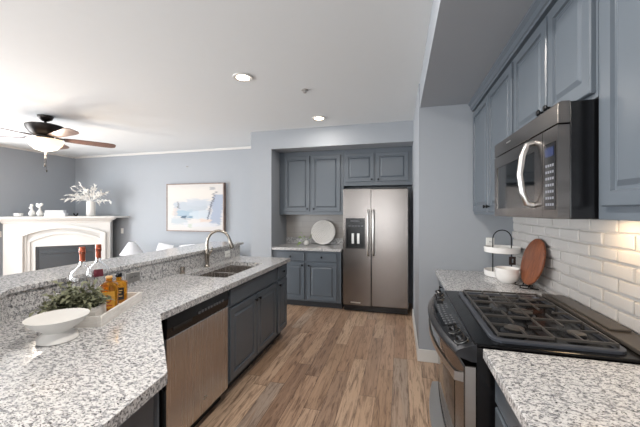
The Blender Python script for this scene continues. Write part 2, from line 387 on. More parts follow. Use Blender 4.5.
obj('body', lathe([(.024, 0), (.024, .004), (.020, .008), (.020, .048), (.018, .052)], (-1.90, 2.35, .914), 20), NICKEL, t, None, 40)
obj('cap', lathe([(.019, .0525), (.019, .058), (.014, .062)], (-1.90, 2.35, .914), 20), NICKEL, t, None, 40)
# cabinets facing the aisle (+x)
PR = R(90)
cabinet('sink_base_cabinet', 'grey-blue peninsula cabinet under the sink with false drawer front and two doors', (FX - .02, 2.135), PR, .985, .62, 0, .872,
        [('drawer_front', .03, .955, .72, .855, None), ('door', .03, .485, .125, .70, (.455, .655)), ('door', .50, .955, .125, .70, (.53, .655))], .10, hollow=True)
cabinet('narrow_base_cabinet', 'narrow grey-blue cabinet with one drawer and one door at far end of peninsula', (FX - .02, 3.122), PR, .31, .62, 0, .872,
        [('drawer', .02, .29, .72, .855, (.155, .79)), ('door', .02, .29, .125, .70, (.045, .655))], .10)
# angled corner cabinet
t = thing('angled_base_cabinet', 'grey-blue cabinet under the angled near corner of the peninsula counter', 'cabinet', (-1.2, .6, 0))
cp = [(-1.322, 1.44), (-1.322, 1.40), (-.85, .90), (-.82, .6), (-.82, -.48), (-1.46, -.48), (-1.46, .58), (-1.94, 1.06), (-1.94, 1.44)]
obj('body', prism(cp, .10, .872), CAB, t)
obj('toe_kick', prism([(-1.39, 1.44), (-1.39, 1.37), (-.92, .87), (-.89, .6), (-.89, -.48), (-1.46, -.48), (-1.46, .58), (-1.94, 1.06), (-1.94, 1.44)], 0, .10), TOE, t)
dl = math.hypot(.472, .5); ang = math.atan2(.5, -.472)
Md = Matrix.Translation((-.85, .90, 0)) @ Matrix.Rotation(ang, 4, 'Z')
o = obj('door', panel_front(.05, dl - .05, .125, .855), CAB, t, Md); obj('knob', knob_bm(.08, .80), BLACKM, o, Md, 40)
# dishwasher
t = thing('dishwasher', 'stainless steel dishwasher with black control strip set in the peninsula', 'dishwasher', (-1.6, 1.79, 0))
y0, y1 = 1.46, 2.115
obj('body', box(-1.92, -1.33, y0, y1, .10, .868), BLACKP, t)
obj('toe_panel', box(-1.92, -1.36, y0, y1, .004, .10), BLACKP, t)
d = obj('door', box(-1.33, -1.292, y0 + .004, y1 - .004, .105, .742), STEEL, t, bevel=.006, label='brushed stainless steel door')
cpn = obj('control_panel', loft([[(-1.33, y, .746), (-1.292, y, .746), (-1.286, y, .80), (-1.290, y, .866), (-1.33, y, .866)] for y in (y0 + .004, y1 - .004)]), BLACKP, t, bevel=.003, label='glossy black control panel')
obj('handle_recess', box(-1.2875, -1.284, y0 + .05, y0 + .22, .775, .80), SMOKE, cpn)
for k in range(9):
    obj('button', box(-1.2885, -1.283, 1.74 + k * .034, 1.762 + k * .034, .80, .815), plain('button_grey', (92, 94, 98), .4) if k == 0 else bpy.data.materials['button_grey'], cpn)
obj('emblem', boxes((-1.292, -1.290, 1.80, 1.845, .20, .206), (-1.292, -1.290, 1.815, 1.83, .190, .216)), CHROME, d, label='small bright maker mark')
# outlets
def outlet(loc, rz, label, plate=None, w=.07, h=.115, landscape=False):
    if landscape: w, h = h, w
    t = thing('wall_outlet', label, 'outlet', loc, rz); M = Matrix.Translation(loc) @ Matrix.Rotation(rz, 4, 'Z')
    pl = obj('cover_plate', loft([rectring(-w / 2 + i, w / 2 - i, i, h - i, y) for i, y in ((0, -.0005), (0, -.003), (.004, -.006))]), plate or PLASTIC, t, M)
    for s in (-1, 1):
        c = (s * .02, h / 2) if landscape else (0, h / 2 + s * .02)
        so = obj('socket', boxes((c[0] - .014, c[0] + .014, -.0085, -.006, c[1] - .012, c[1] + .012)), plate or PLASTIC, t, M)
        obj('slots', boxes((c[0] - .007, c[0] - .004, -.0092, -.0085, c[1] - .005, c[1] + .006), (c[0] + .004, c[0] + .007, -.0092, -.0085, c[1] - .005, c[1] + .006)), BLACKP, so, M)
    return t
outlet((-1.949, 3.17, .945), PR, 'white outlet in the granite strip right of the faucet', landscape=True, w=.07, h=.105)
outlet((-1.949, 1.87, .945), PR, 'grey metal outlet plate in the granite strip behind the amber bottles', steel('outlet_metal', (170, 168, 165), .3, 2), landscape=True, w=.075, h=.12)

# ---- tray with bottles and plant
A = Vector((-1.41, 1.168)); L = Vector((-.391, .920)); S = Vector((-.920, -.391))
MT = Matrix(((L.x, S.x, 0, A.x), (L.y, S.y, 0, A.y), (0, 0, 1, .914), (0, 0, 0, 1)))
def q(l, s): p = A + L * l + S * s; return p.x, p.y
TL, TW = .462, .33
t = thing('serving_tray', 'long whitewashed wooden tray on the counter carrying bottles and plant', 'tray', (*q(TL / 2, TW / 2), .914))
obj('base', box(0, TL, 0, TW, 0, .010), WASHW, t, MT)
obj('rim', boxes((0, TL, 0, .014, .010, .052), (0, TL, TW - .014, TW, .010, .052), (0, .014, .014, TW - .014, .010, .052), (TL - .014, TL, .014, TW - .014, .010, .052)), WASHW, t, MT, bevel=.002)
ZT = .9245
def round_bottle(x, y, label, neck_label, s=1.0, group=None):
    t = thing('glass_bottle', label, 'bottle', (x, y, ZT))
    pr = [(.040, 0), (.047, .004), (.053, .05), (.058, .12), (.059, .18), (.050, .215), (.026, .240), (.0145, .255), (.0125, .31), (.0155, .315), (.0155, .325), (.0125, .327)]
    pr = [(r * s, z) for r, z in pr]
    inner = [(max(r - .0035, .004), z) for r, z in reversed(pr)]; inner[-1] = (.035, .012); inner[-2] = (.043, .014)
    n = 32; prof = pr + inner
    obj('glass_body', lathe(prof, (x, y, ZT), n), CLEAR, t, None, 60)
    obj('neck_foil', lathe([(.0138, .272), (.0132, .312), (.0165, .3275), (.0150, .330), (.0145, .352), (.0125, .354), (.001, .354)], (x, y, ZT), 24), COPPER, t, None, 40, label='copper-orange foil and cork on the neck')
    if neck_label:
        v = Vector((-x, -y, 0)).normalized(); a0 = math.atan2(v.y, v.x); rings = []
        for z in (.170, .212):
            rr = .0600 if z < .18 else .0525
            rings.append([(x + rr * math.cos(a0 + R(a)), y + rr * math.sin(a0 + R(a)), ZT + z) for a in range(-24, 25, 8)] + [(x + (rr + .0012) * math.cos(a0 + R(a)), y + (rr + .0012) * math.sin(a0 + R(a)), ZT + z) for a in range(24, -25, -8)])
        obj('shoulder_label', loft(rings), MAROON, t, label='small maroon label on the shoulder')
    return t
round_bottle(-1.728, 1.320, 'clear round glass bottle with copper neck behind the leafy plant', False)
round_bottle(-1.760, 1.441, 'clear round glass bottle with maroon shoulder label behind the amber bottles', True)
def square_bottle(x, y, w, d, h, rz, label, lab_mat, lab_label, cap_mat, fill=.8, caph=.03):
    t = thing('liquor_bottle', label, 'bottle', (x, y, ZT), rz); M = Matrix.Translation((x, y, ZT)) @ Matrix.Rotation(rz, 4, 'Z')
    def rr(hw, hd, z, c=.3):
        c = c * min(hw, hd); return [(-hw + c, -hd, z), (hw - c, -hd, z), (hw, -hd + c, z), (hw, hd - c, z), (hw - c, hd, z), (-hw + c, hd, z), (-hw, hd - c, z), (-hw, -hd + c, z)]
    hw, hd = w / 2, d / 2
    obj('glass_body', loft([rr(hw - .004, hd - .004, 0), rr(hw, hd, .004), rr(hw, hd, h * .86), rr(hw * .8, hd * .8, h * .95), rr(.014, .014, h, .5), rr(.013, .013, h + .02, .5)]), AMBER, t, M, 50)
    obj('cap', lathe([(.016, h + .0205), (.017, h + .024), (.017, h + .02 + caph), (.014, h + .024 + caph)], (0, 0, 0), 20), cap_mat, t, M, 40)
    lb = obj('label', loft([rectring(-hw * .74, hw * .74, h * .16, h * .70, yy) for yy in (-hd - .0004, -hd - .0014)]), lab_mat, t, M, label=lab_label)
    return t, M, lb, hd, hw
rz1 = R(38)
t, M, lb, hd, hw = square_bottle(-1.555, 1.335, .084, .055, .165, rz1, 'amber liquor bottle with cream and red label at front of tray', plain('gold_label', (214, 158, 60), .5), 'golden label with a red ring emblem', plain('clear_cap', (214, 170, 110), .3), caph=.008)
ring = bmesh.new(); n = 24; rg = [[((r) * math.cos(2 * math.pi * k / n), -hd - y, .075 + r * 1.15 * math.sin(2 * math.pi * k / n)) for k in range(n)] for r, y in ((.012, .0015), (.012, .0024), (.018, .0024), (.018, .0015))]
loft(rg, ring, False, True); bx(ring, -.020, .020, -hd - .0024, -hd - .0015, .037, .043)
obj('ring_emblem', ring, plain('red_print', (176, 62, 38), .5), lb, M)
t, M, lb, hd, hw = square_bottle(-1.655, 1.485, .085, .06, .135, rz1, 'shorter amber liquor bottle with black label and black cap at rear of tray', plain('black_label', (28, 30, 34), .5), 'black label with pale lettering lines', BLACKP, caph=.022)
obj('lettering', boxes((-.024, .024, -hd - .002, -hd - .0015, .075, .080), (-.018, .018, -hd - .002, -hd - .0015, .062, .066), (-.024, .024, -hd - .002, -hd - .0015, .042, .046)), LABEL, lb, M)
def leaf(bm, p, d, ln, w, droop=.3):
    d = d.normalized(); s = d.cross(Vector((0, 0, 1)))
    if s.length < .05: s = Vector((1, 0, 0))
    s.normalize(); roll = random.uniform(-.8, .8); s = (s * math.cos(roll) + d.cross(s) * math.sin(roll)).normalized(); nrm = s.cross(d)
    P0 = p; mid = p + d * ln * .45 + nrm * ln * .08; tip = p + d * ln - Vector((0, 0, ln * droop))
    a = bm.verts.new(P0); b = bm.verts.new(mid + s * w / 2); c = bm.verts.new(mid - nrm * w * .15); e = bm.verts.new(mid - s * w / 2); f = bm.verts.new(tip)
    bm.faces.new((a, b, c)); bm.faces.new((a, c, e)); bm.faces.new((b, f, c)); bm.faces.new((c, f, e))
t = thing('potted_sage_plant', 'bushy sage-green plant in a low pale wooden box on the tray', 'plant', (*q(.095, .15), ZT))
pm = Matrix(((L.x, S.x, 0, q(.095, .15)[0]), (L.y, S.y, 0, q(.095, .15)[1]), (0, 0, 1, ZT), (0, 0, 0, 1)))
obj('planter', boxes((-.05, .05, -.10, .10, 0, .008), (-.05, .05, -.10, -.092, .008, .07), (-.05, .05, .092, .10, .008, .07), (-.05, -.042, -.092, .092, .008, .07), (.042, .05, -.092, .092, .008, .07), (-.042, .042, -.092, .092, .045, .055)), WASHW, t, pm)
fb = bmesh.new(); sb = bmesh.new(); pc = Vector((*q(.095, .15), 1.0))
for i in range(74):
    a = random.uniform(0, 2 * math.pi); el = random.uniform(.15, 1.35); d = Vector((math.cos(a) * math.cos(el), math.sin(a) * math.cos(el), math.sin(el)))
    ax = Vector((S.x, S.y, 0)); st = pc + ax * random.uniform(-.075, .075) + Vector((0, 0, -.01)); ln = random.uniform(.08, .145)
    if d.x * L.x + d.y * L.y > .2: ln *= .5
    if d.x * L.x + d.y * L.y > -.1 and d.x < -.2: ln *= .9
    en = st + d * ln; tube([st, st + d * ln * .5 + Vector((0, 0, .006)), en], .0012, 5, sb)
    for k in range(9):
        f = .3 + .7 * k / 8; rd = Vector((random.uniform(-1, 1), random.uniform(-1, 1), random.uniform(-.5, .8))).normalized()
        leaf(fb, st + d * ln * f, d * .6 + rd * .8, random.uniform(.034, .052), random.uniform(.016, .024))
obj('foliage', fb, LEAF, t, None, 80); obj('stems', sb, LEAF, t)
# pedestal bowl
bx0, by0 = -1.455, 1.005
obj('pedestal_bowl', lathe([(.066, 0), (.073, .004), (.071, .018), (.055, .034), (.050, .042), (.060, .052), (.090, .072), (.110, .098), (.113, .104), (.106, .102), (.084, .082), (.05, .066), (.001, .060)], (bx0, by0, .914), 48), MATTEW, smooth=50,
    label='large matte white pedestal bowl standing alone near the counter corner', cat='bowl')

# ---------------------------------------------------------------- niche: cabinets, counter, fridge
cabinet('niche_base_cabinet', 'grey-blue base cabinet left of the refrigerator with drawers over doors', (-1.948, 4.475), 0, 1.10, .60, 0, .872,
        [('drawer', .085, .53, .715, .845, (.31, .78)), ('drawer', .575, 1.035, .715, .845, (.805, .78)), ('door', .085, .53, .125, .69, (.50, .65)), ('door', .575, 1.035, .125, .69, (.605, .65))], .10)
obj('niche_countertop', boxes((-1.948, -.840, 4.44, 5.098, .874, .914), (-1.948, -.840, 5.07, 5.098, .914, 1.019)), GRAN, bevel=.003,
    label='pale granite counter in the alcove left of the refrigerator', cat='countertop')
cabinet('niche_wall_cabinet', 'grey-blue two-door wall cabinet above the alcove counter and white disc', (-1.948, 4.76), 0, 1.085, .33, 1.42, 2.448,
        [('door', .095, .53, 1.475, 2.375, (.495, 1.515)), ('door', .565, 1.035, 1.475, 2.375, (.60, 1.515))])
cabinet('fridge_top_cabinet', 'wide grey-blue two-door cabinet above the refrigerator', (-.861, 4.76), 0, 1.038, .33, 1.875, 2.448,
        [('door', .03, .475, 1.935, 2.375, (.44, 1.965)), ('door', .505, .985, 1.935, 2.375, (.54, 1.965))])
fx0, fx1, fs = -.815, .115, -.405
t = thing('refrigerator', 'stainless side-by-side refrigerator with black water dispenser in the alcove', 'refrigerator', (-.35, 4.75, 0))
obj('body', box(fx0 + .005, fx1 - .005, 4.52, 5.09, .02, 1.80), plain('fridge_black', (30, 30, 32), .4), t)
obj('kick_grille', boxes((fx0 + .01, fx1 - .01, 4.475, 4.52, .015, .10)), BLACKP, t)
obj('hinge_cap', box(fx0 + .02, fx1 - .02, 4.47, 4.52, 1.8, 1.82), BLACKP, t)
def fdoor(x0, x1, z0, z1, hole=None):
    bm = bmesh.new()
    if hole:
        a, b, c, e = hole
        for r in ((x0, a, z0, z1), (b, x1, z0, z1), (a, b, z0, c), (a, b, e, z1)): bx(bm, r[0], r[1], 4.445, 4.515, r[2], r[3])
        bmesh.ops.remove_doubles(bm, verts=bm.verts[:], dist=1e-5)
    else: bx(bm, x0, x1, 4.445, 4.515, z0, z1)
    return bm
FD = (-.775, -.492, .93, 1.375)
dL = obj('freezer_door', fdoor(fx0, fs - .004, .105, 1.80, FD), STEELH, t, label='stainless left door with dispenser')
dR = obj('door', fdoor(fs + .004, fx1, .105, 1.80), STEELH, t, bevel=.01)
ds = obj('dispenser', boxes((FD[0], FD[1], 4.49, 4.515, FD[2], FD[3]), (FD[0], FD[1], 4.440, 4.49, 1.22, FD[3]), (FD[0], FD[0] + .02, 4.440, 4.49, FD[2], 1.22), (FD[1] - .02, FD[1], 4.440, 4.49, FD[2], 1.22), (FD[0] + .02, FD[1] - .02, 4.440, 4.49, FD[2], .955)), BLACKP, dL, label='glossy black ice and water dispenser')
obj('paddle', boxes((-.69, -.655, 4.465, 4.475, 1.0, 1.15), (-.61, -.575, 4.465, 4.475, 1.0, 1.15)), CHROME, ds)
obj('controls', boxes(*[(-.73 + k * .045, -.70 + k * .045, 4.436, 4.44, 1.255, 1.268) for k in range(5)], (-.70, -.57, 4.436, 4.44, 1.325, 1.34)), bpy.data.materials['button_grey'], ds)
obj('emblem', boxes((-.70, -.56, 4.442, 4.445, .135, .15)), CHROME, dR if False else dL, label='small bright maker mark')
for x, dd in ((fs - .038, dL), (fs + .038, dR)):
    z0, z1 = .84, 1.49
    obj('handle', tube([(x, 4.446, z0), (x, 4.40, z0 + .012), (x, 4.387, z0 + .05), (x, 4.385, (z0 + z1) / 2), (x, 4.387, z1 - .05), (x, 4.40, z1 - .012), (x, 4.446, z1)], .014, 12), CHROME, dd, None, 60)
# alcove counter things
t = thing('decorative_disc', 'large round white ribbed disc leaning on the alcove backsplash', 'plate', (-1.25, 4.93, .914))
Mp = Matrix.Translation((-1.245, 4.955, .914 + .212)) @ Matrix.Rotation(R(-12), 4, 'X') @ Matrix.Rotation(R(90), 4, 'X')
n = 48; rings = []
for r, z in ((.001, -.008), (.19, -.008), (.208, 0), (.205, .012), (.19, .014), (.001, .012)):
    rings.append([(r * math.cos(2 * math.pi * k / n), r * math.sin(2 * math.pi * k / n), z) for k in range(n)])
obj('plate', loft(rings), WHITE, t, Mp, 40)
rb = bmesh.new()
for k in range(-6, 7):
    hh = math.sqrt(max(0, .185 ** 2 - (k * .029) ** 2)); pts = [(k * .029 + .012 * math.sin(y / .185 * 3), y, .017) for y in [hh * (j / 5 - 1) for j in range(11)]]
    tube(pts, .0105, 6, rb)
Mrot = Mp @ Matrix.Rotation(R(-38), 4, 'Z'); obj('ribs', rb, WHITE, t, Mrot, 60)
t = thing('bud_vase', 'tiny round white vase with two green leaves left of the white disc', 'vase', (-1.49, 4.80, .914))
obj('vase', lathe([(.02, 0), (.038, .012), (.046, .04), (.036, .065), (.016, .078), (.015, .084), (.011, .084), (.012, .05), (.001, .04)], (-1.49, 4.80, .914), 24), MATTEW, t, None, 50)
gb = bmesh.new()
for d, s in ((Vector((-1, 0, .5)), .09), (Vector((-.6, -.2, 1)), .12), (Vector((.7, -.1, .7)), .10), (Vector((-.9, -.2, -.3)), .08)):
    p0 = Vector((-1.49, 4.80, .99)); p1 = p0 + d.normalized() * s; tube([p0, p1], .0015, 5, gb); leaf(gb, p1, d, .09, .05, .4); leaf(gb, (p0 + p1) / 2, d + Vector((.4, -.5, 0)), .07, .04)
obj('sprig', gb, plain('fresh_leaf', (132, 160, 84), .5), t)

# ---------------------------------------------------------------- right run: uppers
NR = R(-90); UF = .68
cabinet('wall_cabinet', 'grey-blue two-door wall cabinet between end wall and microwave', (UF, KW - .002), NR, 1.073, .328, 1.45, 2.42,
        [('door', .025, .525, 1.475, 2.395, (.495, 1.515)), ('door', .545, 1.05, 1.475, 2.395, (.575, 1.515))])
cabinet('microwave_top_cabinet', 'grey-blue two-door wall cabinet directly above the microwave', (UF, 2.088), NR, .79, .328, 1.885, 2.42,
        [('door', .012, .432, 1.905, 2.395, (.405, 1.95)), ('door', .45, .778, 1.905, 2.395, (.478, 1.95))])
cabinet('large_wall_cabinet', 'large grey-blue wall cabinet right of the microwave, nearest the viewer', (UF, 1.294), NR, 1.09, .328, 1.45, 2.42,
        [('door', .045, .53, 1.495, 2.395, (.50, 1.54)), ('door', .56, 1.05, 1.495, 2.395, (.60, 1.54))])
pf = [(UF + .05, 2.421), (UF - .022, 2.421), (UF - .024, 2.435), (UF - .032, 2.44), (UF - .036, 2.468), (UF - .052, 2.485), (UF - .052, 2.499), (UF + .05, 2.499)]
obj('crown_moulding', loft([[(a, y, b) for a, b in pf] for y in (.204, KW - .002)]), CAB, kind='structure')
# microwave
t = thing('microwave', 'stainless over-the-range microwave with curved handle below the wall cabinets', 'microwave', (.78, 1.69, 1.445))
my0, my1 = 1.305, 2.078
obj('body', boxes((.60, 1.005, my0 + .002, my1 - .002, 1.45, 1.882)), BLACKP, t, bevel=.003)
obj('vent_strip', loft([[(.60, y, 1.803), (.560, y, 1.803), (.560, y, 1.878), (.572, y, 1.884), (.60, y, 1.884)] for y in (my0, my1)]), STEELH, t, bevel=.002)
dY = 1.430
dr_ = obj('door', boxes((.56, .598, my1 - .045, my1, 1.45, 1.797), (.56, .598, dY, dY + .075, 1.45, 1.797), (.56, .598, dY + .075, my1 - .045, 1.45, 1.495), (.56, .598, dY + .075, my1 - .045, 1.735, 1.797)), STEELH, t, label='stainless door frame')
obj('window', box(.564, .598, dY + .075, my1 - .045, 1.495, 1.735), SMOKE, dr_, label='dark glass window')
hy = dY + .085
obj('handle', tube([(.56, hy, 1.505), (.535, hy, 1.512), (.518, hy, 1.56), (.508, hy, 1.64), (.518, hy, 1.72), (.535, hy, 1.768), (.56, hy, 1.775)], .0125, 12), CHROME, dr_, None, 60)
fr = obj('control_frame', boxes((.56, .598, my0, 1.318, 1.45, 1.797), (.56, .598, 1.412, dY - .003, 1.45, 1.797), (.56, .598, 1.318, 1.412, 1.45, 1.485), (.56, .598, 1.318, 1.412, 1.742, 1.797)), STEELH, t)
kp = obj('keypad', box(.5585, .598, 1.319, 1.411, 1.487, 1.740), BLACKP, t, label='black glass control panel')
obj('display', box(.557, .5585, 1.332, 1.398, 1.69, 1.725), plain('display_blue', (38, 48, 82), .2), kp, label='blue-grey display')
kb = bmesh.new()
for i in range(4):
    for j in range(7): bx(kb, .5575, .5585, 1.331 + i * .018, 1.342 + i * .018, 1.50 + j * .025, 1.510 + j * .025)
obj('buttons', kb, plain('key_legend', (118, 120, 128), .5), kp)
obj('emblem', box(.5585, .5599, 1.80, 1.86, 1.845, 1.852), CHROME, t, label='small bright maker mark')
obj('underside_lamp', box(.86, .92, 1.61, 1.71, 1.4485, 1.4498), BULB, t)
area('cooktop_lamp', (.86, 1.66, 1.44), (0, R(-8), 0), .08, .10, .7, (1, .68, .36))

# ---------------------------------------------------------------- right run: counters, base cabinets, range
RY0, RY1 = 1.39, 2.28
obj('far_countertop', box(.33, 1.011, RY1 + .003, KW - .002, .874, .914), GRAN, bevel=.004, label='granite counter beyond the range holding the two-tier stand', cat='countertop')
obj('near_countertop', box(.33, 1.011, -.5, RY0 - .003, .874, .914), GRAN, bevel=.004, label='granite counter in the right foreground, empty, beside the range', cat='countertop')
cabinet('far_base_cabinet', 'grey-blue base cabinet beyond the range against the end wall', (.385, KW - .004), NR, .872, .61, 0, .872,
        [('drawer', .03, .42, .72, .855, (.225, .79)), ('drawer', .45, .84, .72, .855, (.645, .79)), ('door', .03, .42, .125, .70, (.39, .65)), ('door', .45, .84, .125, .70, (.48, .65))], .10)
cabinet('near_base_cabinet', 'grey-blue base cabinet under the right foreground counter', (.385, RY0 - .006), NR, 1.87, .61, 0, .872,
        [('drawer', .03, .60, .72, .855, (.31, .79)), ('drawer', .63, 1.20, .72, .855, (.91, .79)), ('door', .03, .60, .125, .70, (.56, .65)), ('door', .63, 1.20, .125, .70, (.67, .65)), ('door', 1.24, 1.82, .125, .855, (1.28, .65))], .10)
t = thing('gas_range', 'black and stainless slide-in gas range with cast iron grates', 'stove', (.65, 1.835, 0))
obj('body', boxes((.31, .99, RY0 + .002, RY1 - .002, .06, .912), (.36, .98, RY0 + .03, RY1 - .03, .003, .06)), BLACKP, t)
ck = obj('cooktop', boxes((.30, .995, RY0 - .0, RY1 + .0, .9145, .928)), BLACKG, t, bevel=.005, label='glossy black cooktop')
def rrect(x0, x1, y0, y1, r, z, n=6):
    pts = []
    for cx, cy, a in ((x1 - r, y1 - r, 0), (x0 + r, y1 - r, 90), (x0 + r, y0 + r, 180), (x1 - r, y0 + r, 270)):
        for k in range(n + 1): th = R(a + 90 * k / n); pts.append((cx + r * math.cos(th), cy + r * math.sin(th), z))
    return pts
gx0, gx1, gy0, gy1 = .375, .86, 1.425, 2.225
obj('raised_rim', loft([rrect(gx0, gx1, gy0, gy1, .05, .928), rrect(gx0, gx1, gy0, gy1, .05, .938), rrect(gx0 + .004, gx1 - .004, gy0 + .004, gy1 - .004, .05, .941), rrect(gx0 + .022, gx1 - .022, gy0 + .022, gy1 - .022, .04, .941), rrect(gx0 + .026, gx1 - .026, gy0 + .026, gy1 - .026, .04, .9285)], None, False),
    plain('rim_lit_grey', (84, 88, 96), .3, .5), ck, label='cooktop rim around the burners, coloured grey as if lit')  # grey stands for light caught on the black cooktop's raised edge
for cx, cy, r in ((.50, 1.56, .042), (.50, 2.09, .036), (.74, 1.56, .036), (.74, 2.09, .046), (.62, 1.825, .05)):
    b_ = obj('burner', lathe([(r + .012, .0), (r + .012, .006), (r, .010), (r, .018), (r - .01, .0185)], (cx, cy, .9285), 28), plain('burner_alloy', (60, 61, 64), .35, .7) if 'burner_alloy' not in bpy.data.materials else bpy.data.materials['burner_alloy'], ck, None, 40)
    obj('burner_cap', lathe([(r - .004, .0188), (r - .002, .024), (r - .010, .027), (.001, .027)], (cx, cy, .9285), 28), IRON, b_, None, 40)
gw = (gy1 - gy0 - .052) / 3
for i in range(3):
    a = gy0 + .026 + gw * i + .002; b = a + gw - .004; x0, x1 = gx0 + .028, gx1 - .028; g = bmesh.new(); w = .0065; z0, z1 = .950, .960
    for xx in (x0, (x0 + x1) / 2 - w / 2, x1 - w): bx(g, xx, xx + w, a, b, z0, z1)
    for yy in (a, b - w): bx(g, x0 + w, x1 - w, yy, yy + w, z0, z1)
    m = (a + b) / 2 - w / 2
    for xa, xb in ((x0 + w, x0 + .075), (x1 - .075, x1 - w), ((x0 + x1) / 2 - .055, (x0 + x1) / 2 + .055)): bx(g, xa, xb, m, m + w, z0, z1)
    for xx in (x0 + .11, x1 - .12):
        bx(g, xx, xx + w, a + w, a + .085, z0, z1); bx(g, xx, xx + w, b - .085, b - w, z0, z1)
    for xx in (x0, x1 - w):
        for yy in (a, b - w): bx(g, xx, xx + w, yy, yy + w, .9285, z0)
    obj('grate', g, IRON, ck)
obj('rear_vent_trim', boxes((.885, .995, RY0 + .01, RY1 - .01, .9285, .946), (.905, .985, RY0 + .25, RY1 - .06, .946, .956)), plain('rear_trim_grey', (92, 86, 80), .35, .4), t, bevel=.004)
# control panel, bowed
def bow(y): u = (y - (RY0 + RY1) / 2) / ((RY1 - RY0) / 2); return .068 * (1 - u * u)
ys = [RY0 + (RY1 - RY0) * k / 24 for k in range(25)]
cp_ = obj('control_panel', loft([[(.309, y, .926), (.238 - bow(y), y, .896), (.226 - bow(y), y, .884), (.232 - bow(y), y, .868), (.29 - bow(y) * .4, y, .850), (.309, y, .850)] for y in ys]), steel('range_trim_steel', (84, 86, 90), .26, 0), t, None, 35, label='bowed grey control panel')
nv = Vector((-.39, 0, .92)).normalized()
def on_panel(y, f): x = .309 + (.238 - bow(y) - .309) * f; z = .926 + (.896 - .926) * f; return Vector((x, y, z))
def plate_on(name, ya, yb, f0, f1, h, mat, lab=None, parent=None):
    rings = []
    N = 10
    for k in range(N + 1):
        y = ya + (yb - ya) * k / N; a = on_panel(y, f0); b = on_panel(y, f1)
        m = Vector(((b.z - a.z), 0, -(b.x - a.x))).normalized(); m = m if m.z > 0 else -m
        rings.append([tuple(a + m * .0004), tuple(b + m * .0004), tuple(b + m * h), tuple(a + m * h)])
    return obj(name, loft(rings), mat, parent or cp_, label=lab)
plate_on('bezel', RY0 + .03, RY1 - .03, .12, .90, .0016, BLACKP, 'black glossy inset')
dp = plate_on('keypad', 1.64, 2.03, .22, .80, .0026, SMOKE)
kb = bmesh.new()
for i in range(10):
    for j in range(3):
        y = 1.66 + i * .035; a = on_panel(y, .32 + j * .16) + nv * .003
        if 4 <= i <= 6 and j == 0: continue
        bx(kb, a.x - .005, a.x + .005, y - .009, y + .009, a.z - .0005, a.z + .0012)
obj('keys', kb, bpy.data.materials['button_grey'], dp)
for y in (1.455, 1.56, 2.11, 2.20):
    c = on_panel(y, .52) + nv * .002; rot = Vector((0, 0, 1)).rotation_difference(nv).to_matrix().to_4x4(); MK = Matrix.Translation(c) @ rot
    kn = lathe([(.027, 0), (.027, .006), (.021, .010), (.019, .026), (.016, .029), (.001, .029)], (0, 0, 0), 24); bx(kn, -.019, .019, -.005, .005, .028, .035)
    k_ = obj('knob', kn, BLACKP, cp_, MK, 40); obj('knob_ring', lathe([(.030, .000), (.030, .003), (.0275, .003), (.0275, .0)], (0, 0, 0), 24, None, False), CHROME, k_, MK, 40)
# oven door
def bow2(y): return bow(y) * .35
od = obj('oven_door', loft([[(.305, y, .335), (.262 - bow2(y), y, .335), (.258 - bow2(y), y, .35), (.258 - bow2(y), y, .825), (.264 - bow2(y), y, .832), (.305, y, .832)] for y in ys[:]]), STEELH, t, None, 35, label='bowed stainless oven door')
obj('oven_window', loft([[(.2575 - bow2(y), y, .43), (.2565 - bow2(y), y, .43), (.2565 - bow2(y), y, .70), (.2575 - bow2(y), y, .70)] for y in [1.53 + .61 * k / 12 for k in range(13)]]), SMOKE, od, label='dark glass window')
hp = [(.262, RY0 + .02, .775), (.225, RY0 + .022, .785)] + [(.228 - bow(y) * .85, y, .79) for y in [RY0 + .05 + (RY1 - RY0 - .10) * k / 14 for k in range(15)]] + [(.225, RY1 - .022, .785), (.262, RY1 - .02, .775)]
hb_ = bmesh.new(); rings = []
for p in hp: rings.append([(p[0] - .006, p[1], p[2] - .016), (p[0] + .006, p[1], p[2] - .013), (p[0] + .006, p[1], p[2] + .013), (p[0] - .006, p[1], p[2] + .016)])
rings[0] = [(.262, RY0 + .004, .76), (.262, RY0 + .016, .76), (.262, RY0 + .016, .80), (.262, RY0 + .004, .80)]
rings[1] = [(.222, RY0 + .004, .766), (.236, RY0 + .018, .768), (.236, RY0 + .018, .802), (.222, RY0 + .004, .804)]
rings[-1] = [(.262, RY1 - .004, .76), (.262, RY1 - .016, .76), (.262, RY1 - .016, .80), (.262, RY1 - .004, .80)]
rings[-2] = [(.222, RY1 - .004, .766), (.236, RY1 - .018, .768), (.236, RY1 - .018, .802), (.222, RY1 - .004, .804)]
obj('handle', loft(rings, hb_), CHROME, od, None, 30)
for ya, yb in ((RY0 - .0015, RY0 - .0002), (RY1 + .0002, RY1 + .0015)): obj('door_edge', box(.264, .304, ya, yb, .34, .828), CHROME, od, label='bright steel door edge')
dw = obj('drawer', loft([[(.305, y, .10), (.262 - bow2(y), y, .10), (.258 - bow2(y), y, .11), (.258 - bow2(y), y, .315), (.264 - bow2(y), y, .322), (.305, y, .322)] for y in ys]), STEELH, t, None, 35)
obj('handle', loft([[(.258 - bow2(y), y, .27), (.225 - bow(y) * .85, y, .275), (.225 - bow(y) * .85, y, .30), (.258 - bow2(y), y, .305)] for y in ys[1:-1]]), CHROME, dw, None, 30)

